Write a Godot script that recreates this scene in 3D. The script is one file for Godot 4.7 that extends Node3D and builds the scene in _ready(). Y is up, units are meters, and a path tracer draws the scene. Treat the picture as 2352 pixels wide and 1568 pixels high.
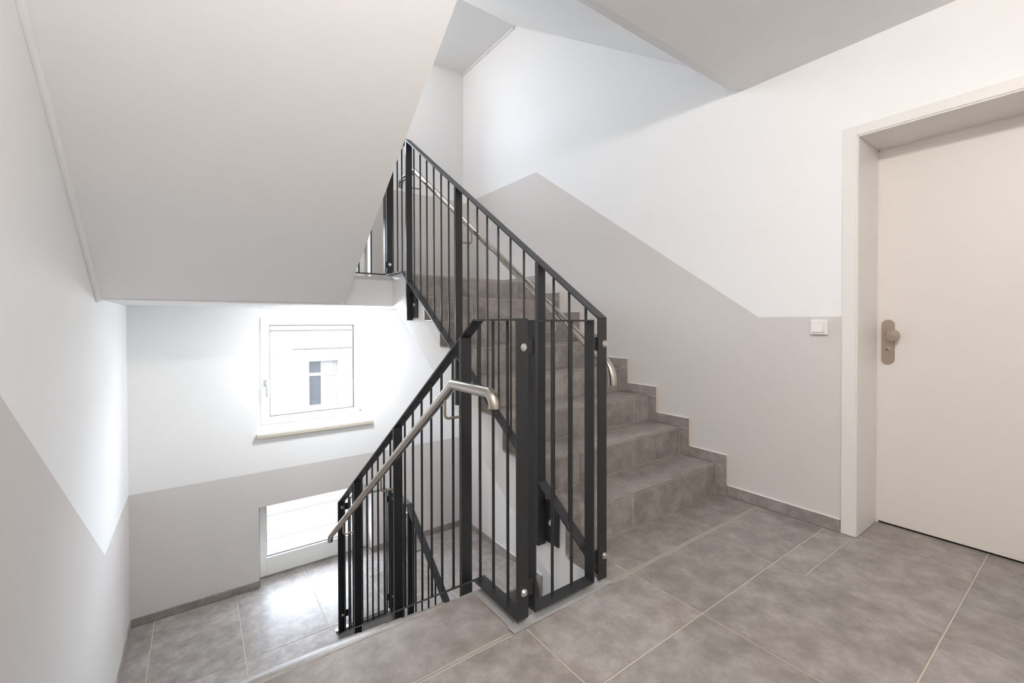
extends Node3D
# A stairwell: main landing at y 0, half landings one half storey below and above, two flights round a narrow well.

const S := 2.975          # storey height
const LOW := -1.46        # lower half landing
const XL := -0.475        # left wall
const XR := 2.76          # right wall
const ZB := -4.87         # back wall
const ZF := 1.45          # wall behind the viewer
const WL := 0.923         # well, left edge
const WR := 1.43          # well, right edge
const WN := -1.276        # well, edge at the main landings
const WF := -3.80         # well, edge at the half landings

var M := {}
var used := {}
var rng := RandomNumberGenerator.new()

func _ready():
	# ---------------------------------------------------------------- camera, sky, exposure
	var cam := Camera3D.new()
	cam.name = "camera"
	cam.projection = Camera3D.PROJECTION_FRUSTUM
	cam.keep_aspect = Camera3D.KEEP_HEIGHT
	cam.near = 0.05
	cam.far = 200.0
	cam.size = 2.0 * 0.05 * 784.0 / 1003.64
	cam.frustum_offset = Vector2(0, -0.05 * 34.06 / 1003.64)
	cam.position = Vector3(0, 1.12, 0)
	cam.basis = Basis.from_euler(Vector3(-0.0106503, -0.625786, -0.00226916))
	cam.current = true
	add_child(cam)
	var env := Environment.new()
	var sm := ProceduralSkyMaterial.new()
	sm.sky_top_color = Color(0.89, 0.942, 1.0)
	sm.sky_horizon_color = Color(0.905, 0.95, 1.0)
	sm.ground_bottom_color = Color(0.45, 0.45, 0.45)
	sm.ground_horizon_color = Color(0.8, 0.82, 0.85)
	sm.sky_energy_multiplier = 4.15
	sm.ground_energy_multiplier = 2.0
	var sky := Sky.new()
	sky.sky_material = sm
	env.background_mode = Environment.BG_SKY
	env.sky = sky
	env.tonemap_mode = Environment.TONE_MAPPER_LINEAR
	env.tonemap_exposure = 1.0
	env.sdfgi_enabled = true
	env.ssao_enabled = true
	env.ssil_enabled = true
	var we := WorldEnvironment.new()
	we.name = "environment"
	we.environment = env
	add_child(we)

	rng.seed = 7
	materials()
	setting()
	stairs()
	floors()
	skirtings()
	railings()
	handrails()
	windows()
	door()
	light_switch()
	ceiling_lamp(Vector3(1.172, LOW + 2.723, -4.2), 0.80, 1.6, "round white ceiling lamp glowing above the lower half landing, in front of the square window", Color(0.96, 0.98, 1.0))
	ceiling_lamp(Vector3(1.172, LOW + S + 2.723, -4.2), 0.85, 0.15, "round white ceiling lamp above the upper half landing, at the top of the tiled flight", Color(1.0, 0.99, 0.985))
	ceiling_lamp(Vector3(0.40, 2.55, 0.08), 2.5, 0.0, "round white ceiling lamp above the main landing, before the flat door", Color(1.0, 0.978, 0.957))
	outside()

# -------------------------------------------------------------------- naming
func numbered(called: String) -> String:
	if not used.has(called):
		used[called] = 0
		return called
	used[called] += 1
	return "%s_%03d" % [called, used[called]]

func tag(o: Node3D, label: String, category := "", group := "", kind := ""):
	if label: o.set_meta("label", label)
	if category: o.set_meta("category", category)
	if group: o.set_meta("group", group)
	if kind: o.set_meta("kind", kind)
	return o

func thing(called: String, label: String, category: String, at := Vector3.ZERO, group := "", kind := "") -> Node3D:
	var o := Node3D.new()
	o.name = numbered(called)
	o.position = at
	add_child(o)
	tag(o, label, category, group, kind)
	return o

func part(called: String, st: SurfaceTool, m: Material, parent: Node3D) -> MeshInstance3D:
	var o := MeshInstance3D.new()
	o.name = called
	o.mesh = finish(st)
	o.mesh.surface_set_material(0, m)
	o.position = -origin_of(parent)
	parent.add_child(o, true)
	return o

func origin_of(n: Node3D) -> Vector3:
	# where the parent stands in the world; parents are never turned
	var p := Vector3.ZERO
	var k: Node = n
	while k is Node3D and k != self:
		p += k.position
		k = k.get_parent()
	return p

func finish(st: SurfaceTool) -> ArrayMesh:
	st.generate_normals()
	return st.commit()

# -------------------------------------------------------------------- shapes
func new_st() -> SurfaceTool:
	var st := SurfaceTool.new()
	st.begin(Mesh.PRIMITIVE_TRIANGLES)
	st.set_smooth_group(-1)
	return st

func tri(st: SurfaceTool, a: Vector3, b: Vector3, c: Vector3, n: Vector3):
	if (b - a).cross(c - a).dot(n) > 0:
		var t := b
		b = c
		c = t
	st.add_vertex(a); st.add_vertex(b); st.add_vertex(c)

func quad(st: SurfaceTool, a: Vector3, b: Vector3, c: Vector3, d: Vector3, n: Vector3):
	tri(st, a, b, c, n)
	tri(st, a, c, d, n)

# a convex solid between two matching rings, faces turned away from its middle
func hull(st: SurfaceTool, r0: Array, r1: Array):
	var mid := Vector3.ZERO
	for p in r0: mid += p
	for p in r1: mid += p
	mid /= float(r0.size() + r1.size())
	var n := r0.size()
	for i in n:
		var j := (i + 1) % n
		var f: Vector3 = (r0[i] + r0[j] + r1[i] + r1[j]) / 4.0 - mid
		quad(st, r0[i], r0[j], r1[j], r1[i], f)
	for r in [r0, r1]:
		var c := Vector3.ZERO
		for p in r: c += p
		c = c / float(n) - mid
		for i in range(1, n - 1):
			tri(st, r[0], r[i], r[i + 1], c)

func box(st: SurfaceTool, x0: float, x1: float, y0: float, y1: float, z0: float, z1: float):
	hull(st, [Vector3(x0, y0, z0), Vector3(x1, y0, z0), Vector3(x1, y0, z1), Vector3(x0, y0, z1)],
		[Vector3(x0, y1, z0), Vector3(x1, y1, z0), Vector3(x1, y1, z1), Vector3(x0, y1, z1)])

func solid(x0: float, x1: float, y0: float, y1: float, z0: float, z1: float) -> SurfaceTool:
	var st := new_st()
	box(st, x0, x1, y0, y1, z0, z1)
	return st

# a box with all its edges broken by c
func bevel(st: SurfaceTool, x0: float, x1: float, y0: float, y1: float, z0: float, z1: float, c := 0.0015):
	var lo := Vector3(x0, y0, z0)
	var hi := Vector3(x1, y1, z1)
	var mid := (lo + hi) / 2.0
	var h := (hi - lo) / 2.0
	c = minf(c, minf(h.x, minf(h.y, h.z)) * 0.6)
	var ax := [Vector3.RIGHT, Vector3.UP, Vector3.BACK]
	for i in 3:
		var u: Vector3 = ax[(i + 1) % 3]
		var v: Vector3 = ax[(i + 2) % 3]
		var hu := absf(h.dot(u)) - c
		var hv := absf(h.dot(v)) - c
		for s in [-1.0, 1.0]:
			var w: Vector3 = ax[i] * s
			var p := mid + w * absf(h.dot(ax[i]))
			quad(st, p - u * hu - v * hv, p + u * hu - v * hv, p + u * hu + v * hv, p - u * hu + v * hv, w)
	for i in 3:  # edges along axis i
		var u: Vector3 = ax[(i + 1) % 3]
		var v: Vector3 = ax[(i + 2) % 3]
		var l: Vector3 = ax[i] * (absf(h.dot(ax[i])) - c)
		for su in [-1.0, 1.0]:
			for sv in [-1.0, 1.0]:
				var a: Vector3 = mid + u * su * absf(h.dot(u)) + v * sv * (absf(h.dot(v)) - c)
				var b: Vector3 = mid + u * su * (absf(h.dot(u)) - c) + v * sv * absf(h.dot(v))
				quad(st, a - l, a + l, b + l, b - l, u * su + v * sv)
	for sx in [-1.0, 1.0]:
		for sy in [-1.0, 1.0]:
			for sz in [-1.0, 1.0]:
				var q := mid + Vector3(h.x * sx, h.y * sy, h.z * sz)
				tri(st, q - Vector3(0, c * sy, c * sz), q - Vector3(c * sx, 0, c * sz), q - Vector3(c * sx, c * sy, 0), Vector3(sx, sy, sz))

func bsolid(x0: float, x1: float, y0: float, y1: float, z0: float, z1: float, c := 0.0015) -> SurfaceTool:
	var st := new_st()
	bevel(st, x0, x1, y0, y1, z0, z1, c)
	return st

# a polygon in (z, y) pulled from x0 to x1
func slab_zy(st: SurfaceTool, pts: PackedVector2Array, x0: float, x1: float):
	var idx := Geometry2D.triangulate_polygon(pts)
	for i in range(0, idx.size(), 3):
		for s in [[x0, Vector3.LEFT], [x1, Vector3.RIGHT]]:
			tri(st, Vector3(s[0], pts[idx[i]].y, pts[idx[i]].x), Vector3(s[0], pts[idx[i + 1]].y, pts[idx[i + 1]].x), Vector3(s[0], pts[idx[i + 2]].y, pts[idx[i + 2]].x), s[1])
	var cw := Geometry2D.is_polygon_clockwise(pts)
	for i in pts.size():
		var a := pts[i]
		var b := pts[(i + 1) % pts.size()]
		var d := b - a
		var n := Vector2(-d.y, d.x) if cw else Vector2(d.y, -d.x)
		quad(st, Vector3(x0, a.y, a.x), Vector3(x0, b.y, b.x), Vector3(x1, b.y, b.x), Vector3(x1, a.y, a.x), Vector3(0, n.y, n.x))

# a flat bar in (z, y) from a to b, thickness t below its line, between x0 and x1
func flat_bar(st: SurfaceTool, a: Vector2, b: Vector2, t: float, x0: float, x1: float):
	var d := (b - a).normalized()
	var n := Vector2(-d.y, d.x)
	if n.y > 0: n = -n
	if absf(n.y) < 0.01: n = Vector2(1, 0)
	n *= t
	var r := []
	for x in [x0, x1]:
		r.append([Vector3(x, a.y, a.x), Vector3(x, b.y, b.x), Vector3(x, b.y + n.y, b.x + n.x), Vector3(x, a.y + n.y, a.x + n.x)])
	hull(st, r[0], r[1])

func tube(st: SurfaceTool, path: Array, radius: float, sides := 16, caps := true):
	var rings := []
	var up := Vector3.UP
	for i in path.size():
		var p: Vector3 = path[i]
		var d0: Vector3 = (p - path[i - 1]).normalized() if i > 0 else (path[1] - p).normalized()
		var d1: Vector3 = (path[i + 1] - p).normalized() if i < path.size() - 1 else d0
		var t := (d0 + d1).normalized()
		if i == 0:
			up = Vector3.RIGHT if absf(t.dot(Vector3.UP)) > 0.9 else Vector3.UP
		var side := t.cross(up).normalized()
		up = side.cross(t).normalized()
		var stretch := 1.0 / maxf(0.5, sqrt((1.0 + d0.dot(d1)) / 2.0))
		var bend := (d1 - d0)
		bend = bend.normalized() if bend.length() > 1e-4 else Vector3.ZERO
		var ring := []
		for k in sides:
			var a := TAU * k / sides
			var o := side * cos(a) * radius + up * sin(a) * radius
			o += bend * bend.dot(o) * (stretch - 1.0)
			ring.append(p + o)
		rings.append(ring)
	st.set_smooth_group(0)
	for i in rings.size() - 1:
		for k in sides:
			var j := (k + 1) % sides
			quad(st, rings[i][k], rings[i][j], rings[i + 1][j], rings[i + 1][k], (rings[i][k] + rings[i][j] + rings[i + 1][k] + rings[i + 1][j]) / 4.0 - (path[i] + path[i + 1]) / 2.0)
	st.set_smooth_group(-1)
	if caps:
		for e in [[0, path[0] - path[1]], [rings.size() - 1, path[-1] - path[-2]]]:
			for k in range(1, sides - 1):
				tri(st, rings[e[0]][0], rings[e[0]][k], rings[e[0]][k + 1], e[1])

func rod(a: Vector3, b: Vector3, r: float, sides := 12) -> SurfaceTool:
	var st := new_st()
	tube(st, [a, b], r, sides)
	return st

# a turned shape: profile of (radius, height) along axis from at
func lathe(st: SurfaceTool, at: Vector3, axis: Vector3, prof: Array, sides := 32, smooth := true, squash := Vector2.ONE, first := Vector3.ZERO):
	var u := first if first != Vector3.ZERO else (Vector3.RIGHT if absf(axis.dot(Vector3.UP)) > 0.9 else Vector3.UP)
	var v := axis.cross(u).normalized()
	st.set_smooth_group(0 if smooth else -1)
	for i in prof.size() - 1:
		for k in sides:
			var q := []
			for e in [[i, k], [i, k + 1], [i + 1, k + 1], [i + 1, k]]:
				var a: float = TAU * e[1] / sides
				q.append(at + axis * prof[e[0]][1] + (u * cos(a) * squash.x + v * sin(a) * squash.y) * prof[e[0]][0])
			var d := Vector2(prof[i + 1][0] - prof[i][0], prof[i + 1][1] - prof[i][1])
			var am := TAU * (k + 0.5) / sides
			var n := (u * cos(am) + v * sin(am)) * d.y - axis * d.x
			if prof[i][0] > 1e-6: tri(st, q[0], q[1], q[2], n)
			if prof[i + 1][0] > 1e-6: tri(st, q[0], q[2], q[3], n)

	st.set_smooth_group(-1)

func arc(c: Vector3, from: Vector3, to: Vector3, n := 8) -> Array:
	# quarter-like arc about c between the offsets from and to
	var out := []
	for i in n + 1:
		var f: float = float(i) / n
		out.append(c + from.slerp(to, f) if from.length() > 0 else c)
	return out

# -------------------------------------------------------------------- materials
func plain(c: Color, rough: float, metal := 0.0) -> StandardMaterial3D:
	var m := StandardMaterial3D.new()
	m.albedo_color = c
	m.roughness = rough
	m.metallic = metal
	return m

func noise_tex(freq: float, octaves: int, sd: int, lo: Color, mid: Color, hi: Color, size := 512) -> NoiseTexture2D:
	var n := FastNoiseLite.new()
	n.seed = sd
	n.noise_type = FastNoiseLite.TYPE_SIMPLEX_SMOOTH
	n.frequency = freq
	n.fractal_octaves = octaves
	n.fractal_gain = 0.70
	var g := Gradient.new()
	g.offsets = PackedFloat32Array([0.0, 0.5, 1.0])
	g.colors = PackedColorArray([lo, mid, hi])
	var t := NoiseTexture2D.new()
	t.width = size
	t.height = size
	t.seamless = true
	t.noise = n
	t.color_ramp = g
	return t

func materials():
	var pl := noise_tex(0.03, 4, 3, Color(0.5, 0.5, 0.5), Color(0.5, 0.5, 0.5), Color(0.5, 0.5, 0.5), 256)
	pl.color_ramp = null
	pl.as_normal_map = true
	pl.bump_strength = 1.2
	for a in [["white", Color(0.95, 0.948, 0.945)], ["band", Color(0.845, 0.826, 0.812)], ["ceiling", Color(0.95, 0.948, 0.945)]]:
		var m := plain(a[1], 0.9)
		m.normal_enabled = true
		m.normal_texture = pl
		m.normal_scale = 0.25
		m.uv1_triplanar = true
		m.uv1_world_triplanar = true
		m.uv1_scale = Vector3(2.5, 2.5, 2.5)
		M[a[0]] = m
	# stoneware: cloudy grey-brown with fine speckle, four lots of tiles
	M.tile = []
	var fine := noise_tex(0.09, 3, 21, Color(0.40, 0.40, 0.40), Color(0.5, 0.5, 0.5), Color(0.6, 0.6, 0.6), 512)
	for k in 4:
		var m := plain(Color(1, 1, 1), 0.42)
		var t := 0.97 + 0.02 * k
		m.albedo_texture = noise_tex(0.006, 6, 40 + k, Color(0.50 * t, 0.473 * t, 0.456 * t), Color(0.592 * t, 0.565 * t, 0.548 * t), Color(0.685 * t, 0.660 * t, 0.645 * t), 1024)
		m.uv1_triplanar = true
		m.uv1_world_triplanar = true
		m.uv1_scale = Vector3(0.9, 0.9, 0.9)
		m.uv1_offset = Vector3(0.31 * k, 0.17 * k, 0.53 * k)
		m.roughness_texture = fine
		m.roughness = 0.75
		m.roughness_texture_channel = BaseMaterial3D.TEXTURE_CHANNEL_RED
		M.tile.append(m)
	M.grout = plain(Color(0.80, 0.76, 0.71), 0.9)
	M.biscuit = plain(Color(0.86, 0.79, 0.71), 0.8)
	M.edge = plain(Color(0.62, 0.60, 0.58), 0.4)
	M.iron = plain(Color(0.155, 0.158, 0.168), 0.42)
	M.iron.metallic_specular = 0.5
	M.steel = plain(Color(0.84, 0.84, 0.835), 0.36, 0.55)
	M.steel_tube = plain(Color(0.74, 0.71, 0.675), 0.24, 1.0)
	M.zinc = plain(Color(0.86, 0.86, 0.86), 0.25, 1.0)
	M.gloss = plain(Color(0.93, 0.93, 0.92), 0.25)
	M.doorwhite = plain(Color(0.915, 0.89, 0.868), 0.38)
	M.casing = plain(Color(0.915, 0.90, 0.885), 0.35)
	M.plastic = plain(Color(0.93, 0.92, 0.91), 0.3)
	M.dark = plain(Color(0.05, 0.05, 0.05), 0.7)
	M.seal = plain(Color(0.16, 0.16, 0.17), 0.6)
	M.bronze = plain(Color(0.68, 0.62, 0.57), 0.42, 0.85)
	M.lever = plain(Color(0.66, 0.66, 0.66), 0.4)
	M.sill = plain(Color(0.90, 0.885, 0.85), 0.3)
	M.sill_edge = plain(Color(0.80, 0.76, 0.68), 0.5)
	M.facade = plain(Color(0.455, 0.43, 0.41), 0.9)
	M.facade_trim = plain(Color(0.385, 0.365, 0.35), 0.9)
	M.far_glass = plain(Color(0.15, 0.16, 0.175), 0.5)
	M.far_glass.metallic_specular = 0.1
	M.far_frame = plain(Color(0.42, 0.40, 0.385), 0.6)
	M.curtain = plain(Color(0.44, 0.43, 0.42), 0.9)
	M.street = plain(Color(0.38, 0.38, 0.38), 0.9)
	var g := plain(Color(0.97, 0.98, 0.98, 0.06), 0.02)
	g.transparency = BaseMaterial3D.TRANSPARENCY_ALPHA
	M.glass = g
	var shade := plain(Color(0.95, 0.95, 0.94), 0.4)
	shade.emission_enabled = true
	shade.emission = Color(1.0, 0.98, 0.95)
	shade.emission_energy_multiplier = 1.1
	M.shade = shade

# -------------------------------------------------------------------- walls
# One wall in upright strips along z (or x): every strip is cut at heights that may slope.
func wall_strip(st: SurfaceTool, z0: float, z1: float, a0: float, a1: float, b0: float, b1: float, x0: float, x1: float):
	hull(st, [Vector3(x0, a0, z0), Vector3(x0, a1, z1), Vector3(x0, b1, z1), Vector3(x0, b0, z0)], [Vector3(x1, a0, z0), Vector3(x1, a1, z1), Vector3(x1, b1, z1), Vector3(x1, b0, z0)])

func two_paints(called: String, white: SurfaceTool, band: SurfaceTool, label: String):
	var w := thing(called, label, "wall", Vector3.ZERO, "", "structure")
	part("plaster", white, M.white, w)
	part("painted_band", band, M.band, w).set_meta("label", "grey painted band along the wall")
	return w

# top of the grey band on the right wall of the storey whose main landing is at 0
func band_right(z: float) -> float:
	if z >= -1.271: return 1.146
	if z <= -3.398: return 2.612
	return lerpf(1.146, 2.612, (z + 1.271) / (-3.398 + 1.271))

func band_left(z: float) -> float:
	if z <= -3.703: return -0.335
	return minf(1.146, -0.335 + 0.7065 * (z + 3.703))

func setting():
	var y0 := -S - 0.3
	var y1 := 2.0 * S
	# right wall with the door opening
	var wh := new_st()
	var bd := new_st()
	var zs := [-5.3, -3.398, -1.271, -0.80, 0.26, ZF]
	for i in zs.size() - 1:
		var z0: float = zs[i]
		var z1: float = zs[i + 1]
		var low0 := y0
		var low1 := y0
		for k in [-1, 0, 1]:
			var t0: float = band_right(z0) + k * S
			var t1: float = band_right(z1) + k * S
			var d := 1.30 if k > -1 else 2.2
			if i == 3 and k == 0:  # the doorway
				wall_strip(wh, z0, z1, low0, low1, -0.012, -0.012, XR, XR + 0.42)
				wall_strip(wh, z0, z1, 2.085, 2.085, t0 + S - 1.30, t1 + S - 1.30, XR, XR + 0.42)
				low0 = t0 + S - 1.30
				low1 = t1 + S - 1.30
				continue
			if t0 - d > low0: wall_strip(wh, z0, z1, low0, low1, t0 - d, t1 - d, XR, XR + 0.42)
			wall_strip(bd, z0, z1, maxf(low0, t0 - d), maxf(low1, t1 - d), t0, t1, XR, XR + 0.42)
			low0 = t0
			low1 = t1
		wall_strip(wh, z0, z1, low0, low1, y1, y1, XR, XR + 0.42)
	two_paints("wall_right", wh, bd, "tall white wall on the door side with a grey band that steps up along the stairs")
	# left wall
	wh = new_st()
	bd = new_st()
	zs = [-5.3, -3.703, -1.607, ZF]
	for i in zs.size() - 1:
		var z0: float = zs[i]
		var z1: float = zs[i + 1]
		var low0 := y0
		var low1 := y0
		for k in [0, 1]:
			var t0: float = band_left(z0) + k * S
			var t1: float = band_left(z1) + k * S
			var d := 1.30
			wall_strip(wh, z0, z1, low0, low1, t0 - d, t1 - d, XL - 0.3, XL)
			wall_strip(bd, z0, z1, t0 - d, t1 - d, t0, t1, XL - 0.3, XL)
			low0 = t0
			low1 = t1
		wall_strip(wh, z0, z1, low0, low1, y1, y1, XL - 0.3, XL)
	two_paints("wall_left", wh, bd, "white wall beside the descending flight with a grey band coming down to a point")
	# back wall with windows: rows of cells
	wh = new_st()
	bd = new_st()
	var xs := [XL, 0.478, 1.580, XR]
	var cuts := [[y0, LOW - 0.02, "w"]]
	for k in [0, 1]:
		var f: float = LOW + k * S
		cuts.append([f - 0.02, f + 0.02, "s"])          # below the floor window
		cuts.append([f + 0.02, f + 0.780, "o"])         # floor window
		cuts.append([f + 0.780, f + 1.125, "b"])        # band above it
		cuts.append([f + 1.125, f + 1.470, "w"])
		cuts.append([f + 1.470, f + 2.723, "u"])        # square window
		cuts.append([f + 2.723, f + S - 0.02 if k == 0 else y1, "w"])
	for c in cuts:
		for i in 3:
			var kind: String = c[2]
			if i == 1 and (kind == "o" or kind == "u"): continue
			if i == 1 and kind == "s": c = [c[0], c[1] - 0.037, "s"]
			var grey: bool = kind == "b" or kind == "o" or (kind == "s")
			box(bd if grey else wh, xs[i], xs[i + 1], c[0], c[1], -5.27, ZB)
	two_paints("wall_back", wh, bd, "white window wall at the half landings with a straight grey band")
	# wall behind the viewer
	var wf := thing("wall_front", "plain white wall behind the viewer closing the landing", "wall", Vector3.ZERO, "", "structure")
	part("plaster", solid(XL - 0.3, XR + 0.42, y0, y1, ZF, ZF + 0.3), M.white, wf)
	# slabs: main landings, half landings, roof, ground
	for k in [0, 1]:
		var d: float = k * S
		var st := new_st()
		box(st, XL, WL, -0.425 + d, -0.016 + d, -1.55, WN)
		box(st, XL, XR, -0.425 + d, -0.016 + d, WN, ZF)
		slab_zy(st, PackedVector2Array([Vector2(WN, -0.016 + d), Vector2(-1.46, -0.016 + d), Vector2(-1.462, -0.380 + d), Vector2(-1.455, -0.386 + d), Vector2(-1.372, -0.420 + d), Vector2(-1.370, -0.425 + d), Vector2(WN, -0.425 + d)]), WR, XR)
		var o := thing("ceiling", ["white underside of the main landing above the storey below", "flat white ceiling above the main landing, its edge at the foot of the sloping soffit"][k], "ceiling", Vector3.ZERO, "", "structure")
		part("slab", st, M.ceiling, o)
	for k in [0, 1, 2]:
		var d: float = LOW + k * S
		var st := new_st()
		box(st, XL, WL, d - 0.252, d - 0.016, ZB, -3.49)
		box(st, WL, XR, d - 0.252, d - 0.016, ZB, WF)
		var o := thing("ceiling", ["white slab under the lower half landing", "white slab of the upper half landing over the square window", "white ceiling slab above the upper half landing"][k], "ceiling", Vector3.ZERO, "", "structure")
		part("slab", st, M.ceiling, o)
	var o := thing("ceiling", "white ceiling closing the stairwell at the very top", "ceiling", Vector3.ZERO, "", "structure")
	part("slab", solid(XL - 0.3, XR + 0.42, y1, y1 + 0.3, -5.3, ZF + 0.3), M.ceiling, o)
	o = thing("floor", "grey ground floor at the bottom of the stairwell", "floor", Vector3.ZERO, "", "structure")
	part("slab", solid(XL, XR, y0, -S, ZB, ZF), M.tile[0], o)
	# joint strips where soffits and ceilings meet the walls
	var tr := thing("trim_1", "slim white strip between the sloping soffit and the left wall", "trim", Vector3.ZERO, "", "structure")
	var st := new_st()
	tube(st, [Vector3(XL + 0.008, 1.255, -3.50), Vector3(XL + 0.008, 1.255 + 0.686 * 1.94, -1.56)], 0.0165, 14)
	part("strip", st, M.white, tr)
	tr = thing("trim_2", "slim white strip along the lower edge of the ceiling over the lower half landing", "trim", Vector3.ZERO, "", "structure")
	st = new_st()
	box(st, XL + 0.03, WL - 0.02, 1.252, 1.262, -3.57, -3.50)
	part("strip", st, M.white, tr)
	tr = thing("trim_3", "fine white strip round the ceiling corner above the upper half landing", "trim", Vector3.ZERO, "", "structure")
	st = new_st()
	box(st, XL, XR, 4.222, 4.237, ZB, ZB + 0.02)
	box(st, XR - 0.02, XR, 4.222, 4.237, ZB + 0.02, -3.76)
	part("strip", st, M.white, tr)

# -------------------------------------------------------------------- stairs
func zr(k: int) -> float: return -1.53 - 0.2655 * (k - 1)      # riser k of the flight up, counted from the main landing
func yt(k: int) -> float: return 0.004 + 0.189 * k
func za(k: int) -> float: return -1.56 - 0.266 * (k - 1)       # riser k of the flight down
func ya(k: int) -> float: return -0.1825 * k

func body_up(d: float) -> SurfaceTool:
	var p := PackedVector2Array()
	p.append(Vector2(-1.46, -0.016 + d))
	for k in range(1, 9):
		p.append(Vector2(zr(k) - 0.010, (-0.016 if k == 1 else yt(k - 1) - 0.011) + d))
		p.append(Vector2(zr(k) - 0.010, (yt(k) - 0.011 if k < 8 else LOW + S - 0.016) + d))
	p.append(Vector2(WF, LOW + S - 0.016 + d))
	p.append(Vector2(WF, 1.263 + d))
	p.append(Vector2(-3.735, 1.263 + d))
	p.append(Vector2(-1.46, -0.293 + d))
	var st := new_st()
	slab_zy(st, p, WR, XR)
	return st

func body_down(d: float) -> SurfaceTool:
	var p := PackedVector2Array()
	p.append(Vector2(-1.55, -0.016 + d))
	for k in range(1, 9):
		p.append(Vector2(za(k) + 0.010, (ya(k - 1) - 0.011 if k > 1 else -0.016) + d))
		p.append(Vector2(za(k) + 0.010, (ya(k) - 0.011 if k < 8 else LOW - 0.016) + d))
	p.append(Vector2(-3.49, LOW - 0.016 + d))
	p.append(Vector2(-3.49, -1.712 + d))
	p.append(Vector2(-1.55, -1.712 + 0.686 * 1.94 + d))
	var st := new_st()
	slab_zy(st, p, XL, WL)
	return st

func pick(k: int) -> Material: return M.tile[(k * 7 + 3) % 4]

func tiles_up(o: Node3D, d: float):
	# every tread and riser is cut from long tiles, the joint wandering from step to step
	var tj := [2.60, 2.283, 1.86, 2.05, 2.45, 1.75, 2.2]
	var rj := [1.917, 1.763, 2.59, 2.132, 1.60, 2.35, 1.85, 2.50]
	for k in range(1, 9):
		var f := 0.0 if k == 1 else yt(k - 1)
		var c := [WR - 0.006, rj[k - 1], XR - 0.012]
		for i in 2:
			part("riser_tile", bsolid(c[i] + 0.0015, c[i + 1] - 0.0015, f + 0.003 + d, yt(k) - 0.014 + d, zr(k) - 0.010, zr(k)), pick(k + i), o)
		if k < 8:
			c = [WR - 0.006, tj[k - 1], XR - 0.012]
			for i in 2:
				part("tread_tile", bsolid(c[i] + 0.0015, c[i + 1] - 0.0015, yt(k) - 0.010 + d, yt(k) + d, zr(k + 1) + 0.003, zr(k) + 0.003, 0.002), pick(k + i + 2), o)
		var fill := new_st()
		box(fill, WR, XR - 0.0105, f + 0.001 + d, yt(k) - 0.014 + d, zr(k) - 0.0101, zr(k) - 0.0012)
		if k < 8: box(fill, WR, XR - 0.0105, yt(k) - 0.0101 + d, yt(k) - 0.0012 + d, zr(k + 1) + 0.0005, zr(k) - 0.001)
		part("joint_fill", fill, M.grout, o)
		part("nosing_joint", solid(WR, XR - 0.012, yt(k) - 0.014 + d, yt(k) - 0.010 + d, zr(k) - 0.009, zr(k) - 0.0005), M.grout, o)

func stairs():
	var up := thing("stair_flight", "tiled flight of eight steps going up beside the door wall, white sides", "stairs")
	part("flight_body", body_up(0), M.white, up).set_meta("label", "white plastered body of the flight")
	tiles_up(up, 0)
	var dn := thing("stair_flight", "tiled flight going down from the main landing beside the left wall", "stairs")
	part("flight_body", body_down(0), M.white, dn)
	for k in range(1, 9):
		var f := 0.0 if k == 1 else ya(k - 1)
		part("riser_tile", bsolid(XL + 0.012, WL + 0.004, ya(k) + 0.003, f - 0.014, za(k), za(k) + 0.010), pick(k), dn)
		if k < 8:
			part("tread_tile", bsolid(XL + 0.012, WL + 0.004, ya(k) - 0.010, ya(k), za(k + 1) - 0.003, za(k) - 0.002, 0.002), pick(k + 1), dn)
		part("nosing_joint", solid(XL + 0.012, WL, f - 0.014, f - 0.0101, za(k) + 0.0005, za(k) + 0.009), M.grout, dn)
	var lo := thing("stair_flight", "tiled flight below, going down from the lower half landing beyond the well", "stairs")
	part("flight_body", body_up(-S), M.white, lo)
	tiles_up(lo, -S)
	var c := thing("stair_flight", "smooth warm white soffit of the flight rising overhead at the left", "stairs")
	part("flight_body", body_down(S), M.white, c)
	var e := thing("stair_flight", "white soffit of the next flight up, above the tiled steps", "stairs")
	part("flight_body", body_up(S), M.white, e)

# -------------------------------------------------------------------- floors
func lay(o: Node3D, y: float, rects: Array):
	var k := 0
	for r in rects:
		part("tile", bsolid(r[0] + 0.0025, r[1] - 0.0025, y - 0.010, y, r[2] + 0.0025, r[3] - 0.0025, 0.0012), M.tile[(k * 5 + 1) % 4], o)
		k += 1

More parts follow.
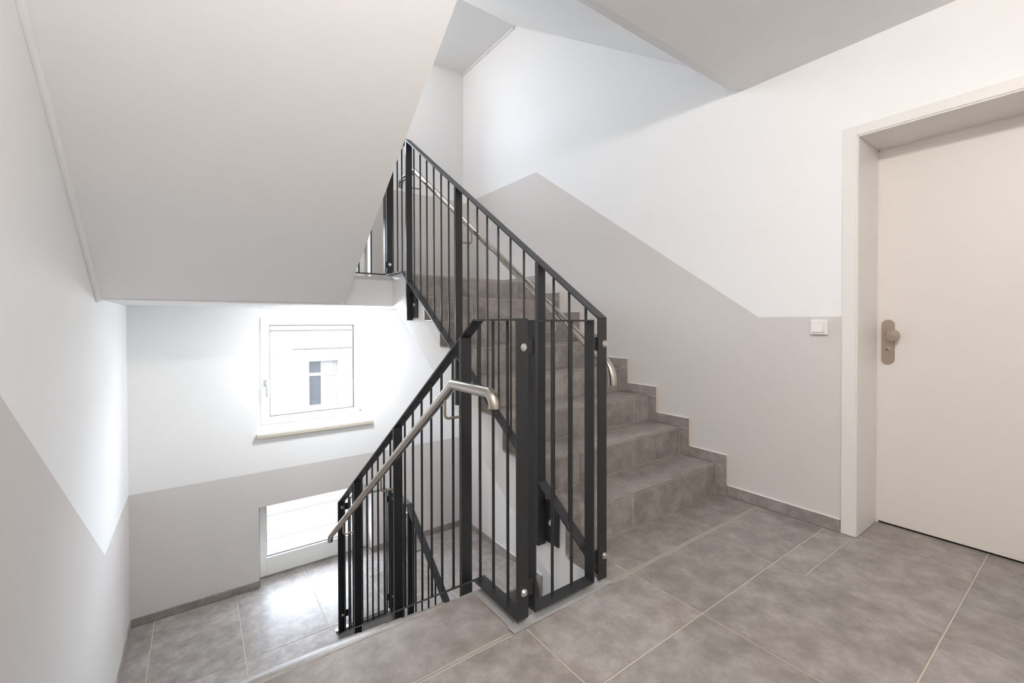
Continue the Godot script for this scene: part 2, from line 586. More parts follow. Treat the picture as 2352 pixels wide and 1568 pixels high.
func floors():
	var o := thing("floor", "grey stoneware tile floor of the main landing before the door", "floor", Vector3.ZERO, "", "structure")
	var bed := new_st()
	box(bed, XL, XR, -0.016, -0.0025, WN + 0.02, ZF)
	box(bed, XL, WL - 0.002, -0.016, -0.0025, -1.559, WN + 0.02)
	box(bed, WR + 0.006, XR, -0.016, -0.0025, -1.53, WN + 0.02)
	box(bed, XR, 3.09, -0.012, -0.0025, -0.80, 0.26)
	part("grout", bed, M.grout, o)
	var rects := [[XL + 0.010, WL, -1.5515, -1.276], [XL + 0.010, WL, -1.5645, -1.5495], [WR - 0.004, 1.568, -1.528, -1.276], [1.568, XR - 0.010, -1.528, -1.276]]
	var xs := [XL + 0.010, 0.372, 0.970, 1.568, 2.168, XR]
	var zs := [-1.262, -0.925, -0.354, 0.217, 0.788, ZF - 0.01]
	for j in 5:
		for i in 5:
			var x1: float = xs[i + 1]
			if i == 4: x1 = 2.80 if j > 1 and j < 3 else XR - 0.010
			if i == 4 and j == 1:
				rects.append([xs[i], 2.80, -0.798, zs[2]])
				rects.append([xs[i], XR - 0.010, zs[1], -0.798])
				continue
			rects.append([xs[i], x1, zs[j], zs[j + 1]])
	rects.append([2.80, 3.085, -0.798, -0.354])
	rects.append([2.80, 3.085, -0.354, 0.258])
	# the piece behind the casing and the large one before it are one tile: close the cut
	lay(o, 0.0, rects)
	var st := new_st()
	box(st, XL + 0.010, WL - 0.008, -0.010, -0.0003, -1.2735, -1.2645)
	box(st, WR + 0.002, XR - 0.010, -0.010, -0.0003, -1.2735, -1.2645)
	part("joint_profile", st, M.edge, o)
	# half landings
	for k in [0, 1]:
		var y: float = LOW + k * S
		o = thing("floor", ["grey tile floor of the lower half landing under the windows", "grey tile floor of the upper half landing at the top of the flight"][k], "floor", Vector3.ZERO, "", "structure")
		bed = new_st()
		box(bed, XL, XR, y - 0.016, y - 0.0025, ZB, WF)
		box(bed, XL, WL, y - 0.016, y - 0.0025, WF, -3.424)
		box(bed, WR, XR, y - 0.016, y - 0.0025, WF, -3.40)
		box(bed, 0.48, 1.578, y - 0.016, y - 0.0025, -5.06, ZB)
		part("grout", bed, M.grout, o)
		rects = []
		xs = [XL + 0.010, -0.314, 0.288, 0.892, 1.40, 1.97, 2.53, XR - 0.010]
		zs = [ZB + 0.010, -4.43, -3.88]
		for i in 7:
			if i == 2 or i == 3:  # long tiles that reach into the window recess
				rects.append([xs[i], xs[i + 1], zs[0], zs[2]])
				continue
			for j in 2:
				rects.append([xs[i], xs[i + 1], zs[j], zs[j + 1]])
		for r in [[XL + 0.010, -0.314], [-0.314, 0.288], [0.288, WL]]: rects.append([r[0], r[1], -3.88, -3.424])
		rects.append([WL, WR, -3.88, WF])
		for r in [[WR, 1.97], [1.97, 2.53], [2.53, XR - 0.010]]: rects.append([r[0], r[1], -3.88, -3.392])
		for r in [[0.488, 0.892], [0.892, 1.40], [1.40, 1.570]]: rects.append([r[0], r[1], -5.05, ZB + 0.015])
		lay(o, y, rects)
	# brushed steel profiles round the well
	var e := thing("edge_profile", "brushed steel edge profile on the floor in front of the well", "floor profile")
	st = new_st()
	var sec := [[-1.302, -0.03], [-1.302, 0.003], [-1.268, 0.0075], [-1.2575, 0.0075], [-1.2575, 0.002], [-1.268, 0.0055], [-1.299, 0.001], [-1.299, -0.03]]
	var pp := PackedVector2Array()
	for q in sec: pp.append(Vector2(q[0], q[1]))
	slab_zy(st, pp, 0.913, 1.4285)
	part("profile", st, M.steel, e)
	e = thing("edge_profile", "brushed steel edge profile at the left side of the well", "floor profile")
	st = new_st()
	box(st, WL + 0.0005, WL + 0.060, -0.004, -0.001, -1.558, -1.303)
	box(st, WL + 0.057, WL + 0.060, -0.04, -0.004, -1.558, -1.303)
	part("profile", st, M.steel, e)
	for k in [0, 1]:
		var y: float = LOW + k * S
		e = thing("edge_profile", ["steel edge profile along the well on the lower half landing", "steel edge profile along the well on the upper half landing"][k], "floor profile")
		st = new_st()
		box(st, WL, WR, y - 0.001, y + 0.003, WF - 0.03, WF + 0.006)
		box(st, WL, WR, y - 0.022, y - 0.001, WF + 0.003, WF + 0.006)
		box(st, WR - 0.004, WR + 0.02, y - 0.001, y + 0.003, WF + 0.006, -3.45)
		box(st, WR - 0.004, WR - 0.001, y - 0.022, y - 0.001, WF + 0.006, -3.45)
		part("profile", st, M.steel, e)

# -------------------------------------------------------------------- skirtings
func skirt_piece(o: Node3D, x0: float, x1: float, y0: float, y1: float, z0: float, z1: float, k := 0):
	part("skirting_tile", bsolid(x0, x1, y0, y1, z0, z1, 0.001), pick(k), o)

func skirtings():
	var t := XR - 0.010
	var o := thing("baseboard_right", "low grey tile skirting on the door wall between the steps and the door", "baseboard", Vector3.ZERO, "", "structure")
	skirt_piece(o, t, XR, 0.003, 0.069, -1.4565, -0.851, 1)
	skirt_piece(o, t, XR, 0.003, 0.069, 0.33, ZF - 0.01, 2)
	part("sealant", solid(t + 0.002, XR, 0.069, 0.0715, -1.4565, -0.851), M.white, o)
	for d in [0.0, -S]:
		o = thing("trim_4" if d == 0.0 else "trim_5", "stepped grey tile skirting climbing the door wall beside the flight up" if d == 0.0 else "stepped grey tile skirting on the wall of the flight below", "skirting", Vector3.ZERO, "", "structure")
		var seal := new_st()
		var edge := new_st()
		var joint := new_st()
		for k in range(1, 9):
			var f := 0.0 if k == 1 else yt(k - 1)
			var e := yt(k) if k < 8 else LOW + S
			skirt_piece(o, t, XR, f + 0.003 + d, e - 0.0015 + d, zr(k) + 0.0015, zr(k) + 0.0715, k)
			var far := zr(k + 1) + 0.073 if k < 8 else -4.2
			skirt_piece(o, t, XR, e + 0.0015 + d, e + 0.069 + d, far, zr(k) + 0.0715, k + 1)
			box(seal, t + 0.002, XR, e + 0.069 + d, e + 0.0715 + d, far, zr(k) + 0.0715)
			box(edge, t + 0.001, XR, (f + 0.0715 if k > 1 else 0.0715) + d, e + 0.0715 + d, zr(k) + 0.0715, zr(k) + 0.0740)
			box(joint, t + 0.0012, XR, f + 0.003 + d, e + 0.06 + d, zr(k) + 0.0002, zr(k) + 0.070)
		part("sealant", seal, M.white, o)
		part("tile_edge", edge, M.biscuit, o)
		part("joint_fill", joint, M.grout, o)
	for k in [0, 1]:
		var y: float = LOW + k * S
		o = thing("baseboard_back" if k == 0 else "baseboard_back_001", ["dark grey tile skirting along the window wall of the lower half landing", "dark grey tile skirting along the window wall of the upper half landing"][k], "baseboard", Vector3.ZERO, "", "structure")
		for r in [[XL + 0.010, -0.314], [-0.313, 0.288], [0.289, 0.490], [1.568, 1.97], [1.971, 2.53], [2.531, XR - 0.010]]:
			skirt_piece(o, r[0] + 0.001, r[1] - 0.001, y + 0.003, y + 0.069, ZB, ZB + 0.010, int(r[0] * 7) + 5)
		skirt_piece(o, t, XR, y + 0.003, y + 0.069, ZB + 0.012, -4.202, 3)
		o = thing("baseboard_left" if k == 0 else "baseboard_left_001", ["grey tile skirting at the foot of the left wall on the lower half landing", "grey tile skirting at the foot of the left wall on the upper half landing"][k], "baseboard", Vector3.ZERO, "", "structure")
		for r in [[ZB + 0.012, -4.43], [-4.43, -3.88], [-3.88, -3.43]]:
			skirt_piece(o, XL, XL + 0.010, y + 0.003, y + 0.069, r[0] + 0.001, r[1] - 0.001, int(r[0] * 5) + 40)

# -------------------------------------------------------------------- railings
func bolt(parent: Node3D, at: Vector3, axis: Vector3, r := 0.0105):
	var st := new_st()
	lathe(st, at, axis, [[r * 1.35, 0.0], [r * 1.35, 0.002], [0.0, 0.002]], 20, false)
	lathe(st, at, axis, [[r, 0.002], [r, 0.008], [r * 0.85, 0.0095], [0.0, 0.0095]], 6, false)
	return part("bolt", st, M.zinc, parent)

func mend(a: Array, st: SurfaceTool, x0: float, x1: float, t: float):
	# a mitred run of flat bar through the (z, y) points of a
	var top := []
	var low := []
	for i in a.size():
		var p: Vector2 = a[i]
		var d0: Vector2 = (p - a[i - 1]).normalized() if i > 0 else (a[1] - p).normalized()
		var d1: Vector2 = (a[i + 1] - p).normalized() if i < a.size() - 1 else d0
		var n0 := Vector2(d0.y, -d0.x)
		var n1 := Vector2(d1.y, -d1.x)
		var n := (n0 + n1).normalized()
		n *= t / maxf(0.3, n.dot(n0))
		top.append(p)
		low.append(p + n)
	for i in a.size() - 1:
		var r := []
		for x in [x0, x1]:
			r.append([Vector3(x, top[i].y, top[i].x), Vector3(x, top[i + 1].y, top[i + 1].x), Vector3(x, low[i + 1].y, low[i + 1].x), Vector3(x, low[i].y, low[i].x)])
		hull(st, r[0], r[1])

func line_y(a: Array, z: float) -> float:
	for i in a.size() - 1:
		if (z <= a[i].x and z >= a[i + 1].x) or (z >= a[i].x and z <= a[i + 1].x):
			return lerpf(a[i].y, a[i + 1].y, (z - a[i].x) / (a[i + 1].x - a[i].x))
	return a[-1].y

func baluster(o: Node3D, x: float, z: float, y0: float, y1: float):
	part("baluster", rod(Vector3(x, y0, z), Vector3(x, y1, z), 0.0062, 10), M.iron, o)
	var st := new_st()
	lathe(st, Vector3(x, y0, z), Vector3.UP, [[0.010, -0.004], [0.0095, 0.001], [0.0062, 0.006]], 10)
	return st

func end_plates(o: Node3D, x0: float, x1: float, z0: float, z1: float, ys: Array):
	for y in ys:
		part("connector_plate", bsolid(x0, x1, y - 0.028, y + 0.028, z0, z1, 0.001), M.iron, o)

func railing_down(label: String) -> Node3D:
	var o := thing("stair_railing", label, "railing", Vector3(0.97, 0, -1.3))
	var x0 := 0.945
	var x1 := 0.998
	var xc := 0.9715
	var top := [Vector2(-1.288, 1.132), Vector2(-1.592, 1.132), Vector2(-3.80, 1.132 - 0.6865 * 2.208)]
	var low := [Vector2(-1.288, 0.030), Vector2(-1.590, 0.030), Vector2(-3.80, 0.030 - 0.6865 * 2.210)]
	var st := new_st()
	mend(top, st, x0, x1, -0.008)
	part("top_rail", st, M.iron, o)
	st = new_st()
	mend(low, st, x0, x1, -0.009)
	part("bottom_rail", st, M.iron, o)
	var p := part("post", bsolid(x0, x1, 0.018, 1.134, -1.288, -1.278, 0.002), M.iron, o)
	for y in [1.027, 0.118]: bolt(p, Vector3(xc + 0.004, y, -1.278), Vector3.BACK)
	for z in [-1.702, -2.519, -3.339]:
		var b := line_y(low, z)
		p = part("post", bsolid(x0, x1, b - 0.33, line_y(top, z) - 0.004, z - 0.012, z + 0.012, 0.002), M.iron, o)
	p = part("post", bsolid(x0, x1, low[2].y - 0.006, top[2].y + 0.01, -3.804, -3.794, 0.002), M.iron, o)
	for y in [LOW + 0.118, LOW + 1.027]: bolt(p, Vector3(xc + 0.01, y, -3.794), Vector3.BACK)
	end_plates(o, x0 + 0.01, 1.032, -1.296, -1.289, [1.027, 0.118])
	end_plates(o, x0 + 0.01, 1.032, -3.812, -3.805, [LOW + 1.027, LOW + 0.118])
	var weld := new_st()
	for z in [-1.375, -1.476, -1.578, -1.818, -1.935, -2.052, -2.170, -2.287, -2.404, -2.637, -2.754, -2.871, -2.988, -3.105, -3.222, -3.455, -3.572, -3.689]:
		weld.append_from(finish(baluster(o, xc, z, line_y(low, z), line_y(top, z) - 0.006)), 0, Transform3D())
	part("weld_beads", weld, M.iron, o).set_meta("kind", "stuff")
	return o

func railing_up(label: String, d: float) -> Node3D:
	var o := thing("stair_railing", label, "railing", Vector3(1.4, d, -1.3))
	var x0 := 1.376
	var x1 := 1.427
	var xc := 1.4015
	var top := [Vector2(-1.280, 1.137), Vector2(-3.39, 1.137 + 0.697 * 2.11), Vector2(-3.80, 1.137 + 0.697 * 2.11)]
	var low := [Vector2(-1.288, 0.050), Vector2(-3.48, 0.050 + 0.6823 * 2.192), Vector2(-3.80, 0.050 + 0.6823 * 2.192)]
	for a in [top, low]:
		for i in 3: a[i].y += d
	var st := new_st()
	mend(top, st, x0, x1, -0.008)
	part("top_rail", st, M.iron, o)
	st = new_st()
	mend(low, st, x0, x1, -0.009)
	part("bottom_rail", st, M.iron, o)
	var p := part("post", bsolid(x0, x1, 0.018 + d, 1.134 + d, -1.290, -1.280, 0.002), M.iron, o)
	for y in [1.027, 0.118]: bolt(p, Vector3(1.411, y + d, -1.280), Vector3.BACK)
	for z in [-1.697, -2.541, -3.361]:
		var b := line_y(low, z)
		p = part("post", bsolid(x0, x1, b - 0.33, line_y(top, z) - 0.006, z - 0.012, z + 0.012, 0.002), M.iron, o)
		if z != -2.541:
			var pl := part("mounting_plate", bsolid(x1 - 0.010, x1, b - 0.31, b - 0.10, z + 0.012, z + 0.115, 0.002), M.iron, p)
			bolt(p, Vector3(x1 - 0.010, b - 0.205, z + 0.062), Vector3.LEFT, 0.012)
	p = part("post", bsolid(x0, x1, low[2].y - 0.012, top[2].y - 0.002, -3.804, -3.794, 0.002), M.iron, o)
	for y in [LOW + S + 0.118, LOW + S + 1.0]: bolt(p, Vector3(xc, y + d, -3.794), Vector3.BACK)
	end_plates(o, 1.350, x1 - 0.01, -1.298, -1.291, [1.027 + d, 0.118 + d])
	end_plates(o, 1.350, x1 - 0.01, -3.812, -3.805, [LOW + S + 1.0 + d, LOW + S + 0.118 + d])
	var weld := new_st()
	for z in [-1.38, -1.487, -1.595, -1.831, -1.951, -2.071, -2.188, -2.300, -2.412, -2.673, -2.785, -2.902, -3.020, -3.137, -3.255, -3.505, -3.607, -3.715]:
		weld.append_from(finish(baluster(o, xc, z, line_y(low, z), line_y(top, z) - 0.006)), 0, Transform3D())
	part("weld_beads", weld, M.iron, o).set_meta("kind", "stuff")
	return o

func guard(label: String, y: float, z0: float, z1: float, top: float, bars: Array):
	var o := thing("guard_panel", label, "railing", Vector3(1.19, y, (z0 + z1) / 2.0), "")
	part("side_bar", bsolid(1.030, 1.038, y + 0.020, y + top, z0, z1, 0.001), M.iron, o)
	part("side_bar", bsolid(1.344, 1.352, y + 0.020, y + top, z0, z1, 0.001), M.iron, o)
	part("top_rail", bsolid(1.038, 1.344, y + top - 0.008, y + top, z0, z1, 0.001), M.iron, o)
	part("bottom_rail", bsolid(1.038, 1.344, y + 0.020, y + 0.028, z0, z1, 0.001), M.iron, o)
	var weld := new_st()
	for x in bars:
		weld.append_from(finish(baluster(o, x, (z0 + z1) / 2.0, y + 0.028, y + top - 0.006)), 0, Transform3D())
	part("weld_beads", weld, M.iron, o).set_meta("kind", "stuff")

func railings():
	railing_down("black steel railing down the left side of the well, bolted to the floor guard")
	railing_up("black steel railing with sloping flat top rail beside the tiled flight going up", 0)
	railing_up("black steel railing of the flight below, seen behind the descending railing", -S)
	guard("short black guard panel with two bars at the end of the main landing floor", 0.0, -1.332, -1.281, 1.129, [1.139, 1.243])
	guard("short black guard panel across the well on the lower half landing", LOW, -3.797, -3.747, 1.118, [1.124, 1.228])
	guard("short black guard panel across the well on the upper half landing, partly behind the soffit", LOW + S, -3.797, -3.747, 1.118, [1.124, 1.228])

func bracket(o: Node3D, a: Vector3, low: float, x1: float):
	# a bent rod: down from the tube, then across to the post
	var s := signf(x1 - a.x)
	var path := [a, Vector3(a.x, low + 0.02, a.z)]
	for i in range(1, 6):
		var f := PI / 2.0 * i / 5.0
		path.append(Vector3(a.x + s * 0.02 * (1.0 - cos(f)), low + 0.02 - 0.02 * sin(f), a.z))
	path.append(Vector3(x1, low, a.z))
	var st := new_st()
	tube(st, path, 0.006, 10)
	part("bracket", st, M.bronze, o)

func handrails():
	var sl := 0.6865
	# beside the flight down
	var o := thing("handrail", "brushed steel tube handrail descending on the left side of the black railing", "handrail", Vector3(0.87, 0, -1.35))
	var path := []
	var r := 0.046
	path.append(Vector3(0.87, 0.808, -1.314))
	for i in range(0, 9):
		var f := PI / 2.0 * i / 8.0
		path.append(Vector3(0.87, 0.860 - r + r * sin(f), -1.314 - r + r * cos(f)))
	path.append(Vector3(0.87, 0.860, -1.625))
	path.append(Vector3(0.87, 0.860 - 0.7025 * 2.10, -3.725))
	path.append(Vector3(0.87, 0.860 - 0.7025 * 2.10 - 0.045, -3.74))
	var st := new_st()
	tube(st, path, 0.021, 20)
	part("tube", st, M.steel_tube, o)
	for z in [-1.702, -2.519, -3.339]:
		var y: float = 0.860 - 0.7025 * (-z - 1.625)
		bracket(o, Vector3(0.87, y - 0.018, z), y - 0.105, 0.946)
	for d in [0.0, -S]:
		o = thing("handrail", "brushed steel tube handrail rising behind the black railing above the tiled steps" if d == 0.0 else "steel tube handrail of the flight below, seen through the railing bars", "handrail", Vector3(1.503, d, -1.35))
		path = []
		# lower end bends down
		path.append(Vector3(1.503, 0.838 + d, -1.318))
		var kink := Vector3(1.503, 0.935 + d, -1.335)
		for i in range(0, 8):
			var f: float = float(i) / 7.0
			var p0 := Vector3(1.503, 0.855 + d, -1.318)
			var p1 := Vector3(1.503, 0.915 + d, -1.318)
			var p2 := Vector3(1.503, 0.948 + d, -1.372)
			path.append(p0.lerp(p1, f).lerp(p1.lerp(p2, f), f))
		path.append(Vector3(1.503, 2.395 + d, -3.475))
		path.append(Vector3(1.503, 2.395 + d, -3.74))
		for i in range(1, 9):
			var f := PI / 2.0 * i / 8.0
			path.append(Vector3(1.503, 2.395 - r + r * cos(f) + d, -3.74 - r * sin(f)))
		path.append(Vector3(1.503, 2.395 - r - 0.02 + d, -3.74 - r))
		st = new_st()
		tube(st, path, 0.021, 20)
		part("tube", st, M.steel_tube, o)
		for z in [-1.697, -2.541, -3.361]:
			var y: float = 0.948 + 0.688 * (-z - 1.372) + d
			bracket(o, Vector3(1.503, y - 0.018, z), y - 0.105, 1.426)

# -------------------------------------------------------------------- windows
func frame_ring(x0: float, x1: float, y0: float, y1: float, w: Array, z0: float, z1: float) -> SurfaceTool:
	# w: widths left, right, bottom, top
	var st := new_st()
	bevel(st, x0, x0 + w[0], y0, y1, z0, z1, 0.003)
	bevel(st, x1 - w[1], x1, y0, y1, z0, z1, 0.003)
	bevel(st, x0 + w[0], x1 - w[1], y0, y0 + w[2], z0, z1, 0.003)
	bevel(st, x0 + w[0], x1 - w[1], y1 - w[3], y1, z0, z1, 0.003)
	return st

func windows():
	for k in [0, 1]:
		var f: float = LOW + k * S
		var n: int = 1 + 2 * k
		var o := thing("window_%d" % n, ["floor-level window low in the wall of the lower half landing, white frame", "floor-level window of the upper half landing, mostly behind the soffit"][k], "window", Vector3(1.03, f, -5.06), "", "structure")
		part("frame", frame_ring(0.478, 1.580, f + 0.003, f + 0.780, [0.055, 0.055, 0.055, 0.04], -5.12, -5.035), M.gloss, o)
		var s := part("sash", frame_ring(0.500, 1.555, f + 0.018, f + 0.768, [0.058, 0.058, 0.182, 0.045], -5.10, -5.02), M.gloss, o)
		var st := new_st()
		frame_seal(st, 0.558, 1.497, f + 0.200, f + 0.723, -5.055)
		part("seal", st, M.seal, s)
		part("pane", solid(0.558, 1.497, f + 0.200, f + 0.723, -5.066, -5.060), M.glass, s)
		var g: float = f + 1.470
		o = thing("window_%d" % (n + 1), ["square window with white frame and lever handle above the lower half landing", "square window with white frame high above the upper half landing"][k], "window", Vector3(1.03, g, -5.06), "", "structure")
		part("frame", frame_ring(0.478, 1.580, g + 0.03, f + 2.723, [0.048, 0.048, 0.085, 0.098], -5.12, -5.035), M.gloss, o)
		s = part("sash", frame_ring(0.522, 1.512, g + 0.088, g + 1.156, [0.076, 0.076, 0.066, 0.072], -5.10, -5.015), M.gloss, o)
		st = new_st()
		frame_seal(st, 0.598, 1.436, g + 0.154, g + 1.084, -5.050)
		part("seal", st, M.seal, s)
		part("pane", solid(0.598, 1.436, g + 0.154, g + 1.084, -5.066, -5.060), M.glass, s)
		# lever handle
		var hx := 0.560
		var hy: float = g + 0.500
		var hd := part("handle_plate", bsolid(hx - 0.014, hx + 0.014, hy - 0.035, hy + 0.035, -5.015, -5.005, 0.004), M.lever, s)
		st = new_st()
		tube(st, [Vector3(hx, hy, -5.005), Vector3(hx, hy, -4.972), Vector3(hx + 0.004, hy - 0.012, -4.964), Vector3(hx + 0.006, hy - 0.13, -4.960)], 0.0085, 10)
		part("handle", st, M.lever, s)
		st = new_st()
		lathe(st, Vector3(1.497, g + 0.118, -5.015), Vector3.BACK, [[0.008, 0.0], [0.008, 0.006], [0.0, 0.006]], 12, false)
		part("hinge_cap", st, M.zinc, s)
		part("hinge", rod(Vector3(1.520, g + 1.06, -5.012), Vector3(1.520, g + 1.15, -5.012), 0.007), M.gloss, s)
		var sl := part("sill", bsolid(0.466, 1.588, g + 0.006, g + 0.030, -5.04, ZB + 0.035, 0.003), M.sill, o)
		part("sill_edge", solid(0.467, 1.587, g - 0.012, g + 0.0055, ZB + 0.012, ZB + 0.0345), M.sill_edge, sl)

func frame_seal(st: SurfaceTool, x0: float, x1: float, y0: float, y1: float, z: float):
	box(st, x0, x0 + 0.007, y0, y1, z - 0.008, z + 0.010)
	box(st, x1 - 0.007, x1, y0, y1, z - 0.008, z + 0.010)
	box(st, x0, x1, y0, y0 + 0.007, z - 0.008, z + 0.010)
	box(st, x0, x1, y1 - 0.007, y1, z - 0.008, z + 0.010)

# -------------------------------------------------------------------- door, switch, lamps
func door():
	var o := thing("door_1", "flat off-white flush door in a deep white steel frame at the right", "door", Vector3(3.08, 0, -0.27), "", "structure")
	var za0 := -0.784
	var zb0 := 0.245
	var h := 2.072
	# casing on the wall face, standing 9 mm proud
	var fr := new_st()
	bevel(fr, XR - 0.009, XR + 0.004, 0.001, h + 0.050, za0 - 0.064, za0 - 0.004, 0.003)
	bevel(fr, XR - 0.009, XR + 0.004, 0.001, h + 0.050, zb0 + 0.004, zb0 + 0.064, 0.003)
	bevel(fr, XR - 0.009, XR + 0.004, h - 0.001, h + 0.050, za0 - 0.004, zb0 + 0.004, 0.003)
	part("casing", fr, M.casing, o)
	# shadow groove and lining of the recess
	fr = new_st()
	bevel(fr, XR - 0.004, 3.073, 0.001, h + 0.004, za0 - 0.012, za0 + 0.004, 0.002)
	bevel(fr, XR - 0.004, 3.073, 0.001, h + 0.004, zb0 - 0.004, zb0 + 0.012, 0.002)
	bevel(fr, XR - 0.004, 3.073, h - 0.008, h + 0.008, za0 + 0.004, zb0 - 0.004, 0.002)
	part("lining", fr, M.casing, o)
	fr = new_st()
	box(fr, 3.073, 3.12, 0.0, h + 0.05, za0 - 0.05, za0 + 0.012)
	box(fr, 3.073, 3.12, 0.0, h + 0.05, zb0 - 0.012, zb0 + 0.05)
	box(fr, 3.073, 3.12, h - 0.012, h + 0.05, za0, zb0)
	part("rebate", fr, M.casing, o)
	part("threshold_gap", solid(3.09, 3.17, -0.012, 0.012, za0, zb0), M.dark, o)
	var leaf := part("leaf", bsolid(3.0745, 3.12, 0.010, h - 0.001, za0 + 0.006, zb0 - 0.006, 0.002), M.doorwhite, o)
	part("backing", solid(3.121, 3.17, -0.012, h + 0.05, za0 - 0.04, zb0 + 0.04), M.dark, o)
	# long plate with rounded ends, offset knob and lock cylinder
	var st := new_st()
	var zc := -0.733
	var r := 0.028
	var ring := []
	for i in 32:
		var a := TAU * i / 32
		ring.append(Vector2(zc + r * cos(a), (1.128 - r if sin(a) > 0 else 0.885 + r) + r * sin(a)))
	var back := []
	var front := []
	for p in ring:
		back.append(Vector3(3.0745, p.y, p.x))
		front.append(Vector3(3.062, lerpf(p.y, 1.006, 0.012), lerpf(p.x, zc, 0.06)))
	hull(st, back, front)
	var plate := part("handle_plate", st, M.bronze, leaf)
	st = new_st()
	tube(st, [Vector3(3.063, 1.048, -0.733), Vector3(3.035, 1.046, -0.722)], 0.014, 20)
	lathe(st, Vector3(3.022, 1.043, -0.700), Vector3.LEFT, [[0.0, -0.024], [0.013, -0.022], [0.019, -0.010], [0.028, -0.002], [0.0305, 0.004], [0.0305, 0.010], [0.0290, 0.0125]], 36)
	lathe(st, Vector3(3.022, 1.043, -0.700), Vector3.LEFT, [[0.0290, 0.0125], [0.0, 0.0140]], 36, false)
	part("knob", st, M.bronze, leaf)
	st = new_st()
	lathe(st, Vector3(3.062, 0.963, zc), Vector3.LEFT, [[0.0135, 0.0], [0.0135, 0.003], [0.011, 0.004], [0.011, 0.001], [0.0, 0.001]], 24, false)
	bevel(st, 3.059, 3.062, 0.936, 0.956, zc - 0.0085, zc + 0.0085, 0.001)
	part("lock_cylinder", st, M.bronze, leaf)
	part("keyhole", solid(3.0595, 3.0612, 0.961, 0.965, zc - 0.007, zc + 0.003), M.dark, leaf)

func light_switch():
	var o := thing("light_switch", "square white rocker switch on the grey band beside the door frame", "switch", Vector3(XR, 1.088, -0.95))
	part("base", bsolid(XR - 0.018, XR, 1.047, 1.129, -0.991, -0.909, 0.004), M.plastic, o)
	var st := new_st()
	var c := Vector2(-0.950, 1.088)
	hull(st, [Vector3(XR - 0.0175, 1.060, -0.978), Vector3(XR - 0.0175, 1.060, -0.922), Vector3(XR - 0.0175, 1.116, -0.922), Vector3(XR - 0.0175, 1.116, -0.978)],
		[Vector3(XR - 0.026, 1.0615, -0.9765), Vector3(XR - 0.026, 1.0615, -0.9235), Vector3(XR - 0.0215, 1.1145, -0.9235), Vector3(XR - 0.0215, 1.1145, -0.9765)])
	part("rocker", st, M.plastic, o)
	part("lens", solid(XR - 0.0262, XR - 0.024, 1.067, 1.070, -0.932, -0.929), M.zinc, o)

func ceiling_lamp(at: Vector3, power: float, down: float, label: String, tint: Color):
	var o := thing("ceiling_lamp", label, "lamp", at)
	var st := new_st()
	lathe(st, at, Vector3.DOWN, [[0.0, 0.0], [0.155, 0.0], [0.155, 0.022], [0.0, 0.022]], 40, false)
	part("base", st, M.plastic, o)
	st = new_st()
	var prof := []
	for i in 13:
		var a := PI / 2.0 * i / 12.0
		prof.append([0.192 * cos(a), 0.022 + 0.085 * sin(a)])
	prof.push_front([0.156, 0.018])
	prof[-1][0] = 0.0
	lathe(st, at, Vector3.DOWN, prof, 48)
	part("shade", st, M.shade, o)
	var l := OmniLight3D.new()
	l.name = "lamp_light"
	l.position = Vector3(0, -0.075, 0)
	l.light_color = tint
	l.light_energy = power
	l.omni_range = 14.0
	l.omni_attenuation = 2.0
	l.light_size = 0.07
	l.shadow_enabled = true
	o.add_child(l)
	if down <= 0.0: return
	# the flat bottom of the dome throws more light down than aside
	var a := AreaLight3D.new()
	a.name = "lamp_face_light"
	a.position = Vector3(0, -0.110, 0)
	a.rotation_degrees = Vector3(-90, 0, 0)
	a.area_size = Vector2(0.24, 0.24)
	a.area_range = 14.0
	a.area_attenuation = 2.0
	a.light_color = tint
	a.light_energy = down
	a.shadow_enabled = true
	o.add_child(a)

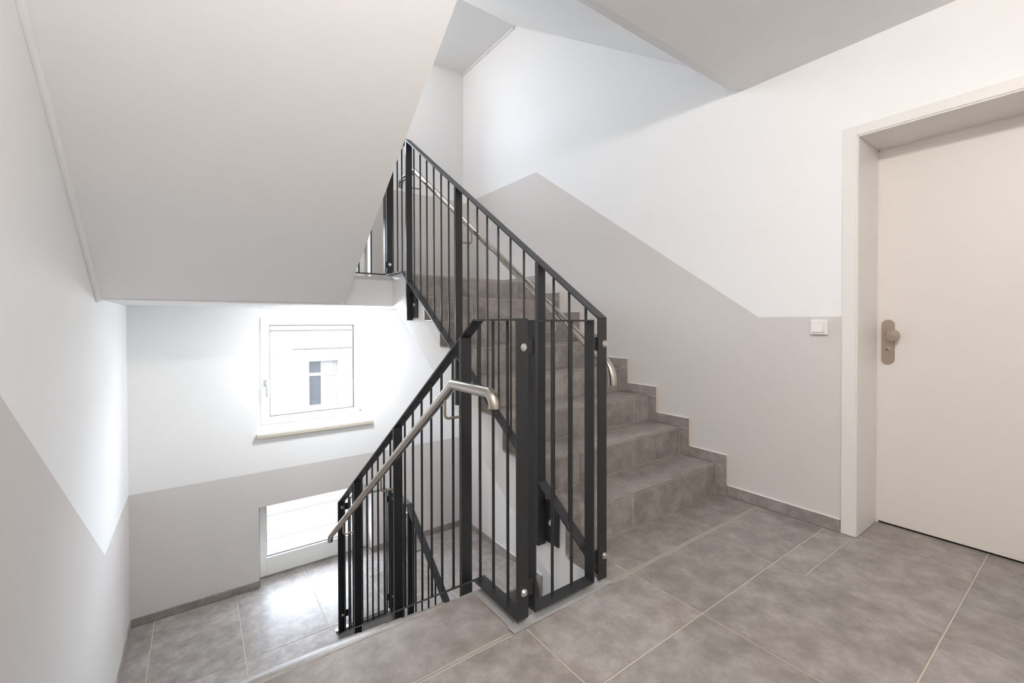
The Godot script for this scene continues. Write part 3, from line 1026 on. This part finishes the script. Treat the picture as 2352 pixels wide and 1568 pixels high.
# -------------------------------------------------------------------- the house across the street
func outside():
	var o := thing("house", "pale stucco house across the street with cornices and a tall casement window", "building", Vector3(4, -8, -16))
	var st := new_st()
	var z := -16.0
	box(st, -14.0, 3.08, -8.0, 4.0, z - 0.6, z)
	box(st, 4.03, 20.0, -8.0, 4.0, z - 0.6, z)
	box(st, 3.08, 4.03, -8.0, -1.80, z - 0.6, z)
	box(st, 3.08, 4.03, -0.20, 4.0, z - 0.6, z)
	part("facade", st, M.facade, o)
	part("inner_wall", solid(2.9, 4.2, -2.0, 0.0, z - 0.60, z - 0.45), M.curtain, o)
	var w := part("window_frame", frame_ring(3.08, 4.03, -1.80, -0.20, [0.05, 0.08, 0.07, 0.03], z - 0.30, z - 0.22), M.far_frame, o)
	st = new_st()
	box(st, 3.13, 3.95, -0.72, -0.62, z - 0.29, z - 0.20)
	box(st, 3.50, 3.56, -1.73, -0.23, z - 0.29, z - 0.21)
	part("mullion", st, M.far_frame, w)
	part("pane", solid(3.13, 3.50, -1.73, -0.23, z - 0.275, z - 0.265), M.far_glass, w)
	part("pane", solid(3.56, 3.95, -1.73, -0.23, z - 0.275, z - 0.265), M.curtain, w)
	for r in [[0.24, 0.36, 2.55, 4.75, 0.14], [0.86, 0.95, -14.0, 20.0, 0.10], [-2.05, -1.86, 2.9, 4.2, 0.12], [-5.85, -5.70, -14.0, 20.0, 0.14], [-5.1, -4.98, -14.0, 20.0, 0.08], [-6.5, -6.4, -14.0, 20.0, 0.07]]:
		part("cornice", bsolid(r[2], r[3], r[0], r[1], z, z + r[4], 0.02), M.facade_trim, o)
	for r in [[2.62, 2.95], [4.16, 4.46]]:
		part("pilaster", bsolid(r[0], r[1], -1.86, 0.24, z, z + 0.06, 0.02), M.facade, o)
		for y in [-0.15, -0.5, -0.85, -1.2, -1.55]:
			var s := new_st()
			lathe(s, Vector3((r[0] + r[1]) / 2.0, y, z + 0.06), Vector3.BACK, [[0.07, 0.0], [0.055, 0.02], [0.02, 0.03], [0.0, 0.03]], 12)
			part("rosette", s, M.facade_trim, o)
	st = new_st()
	for y in [0.056, -0.649, -1.354, -2.06, -2.76, -3.47, -4.2]:
		box(st, -14.0, 2.2, y - 0.02, y + 0.02, z, z + 0.03)
	part("rustication", st, M.facade_trim, o)
	var g := thing("street", "pale grey street between the two houses", "street", Vector3.ZERO, "", "structure")
	part("paving", solid(-40, 45, -8.3, -8.0, -15.4, -5.6), M.street, g)
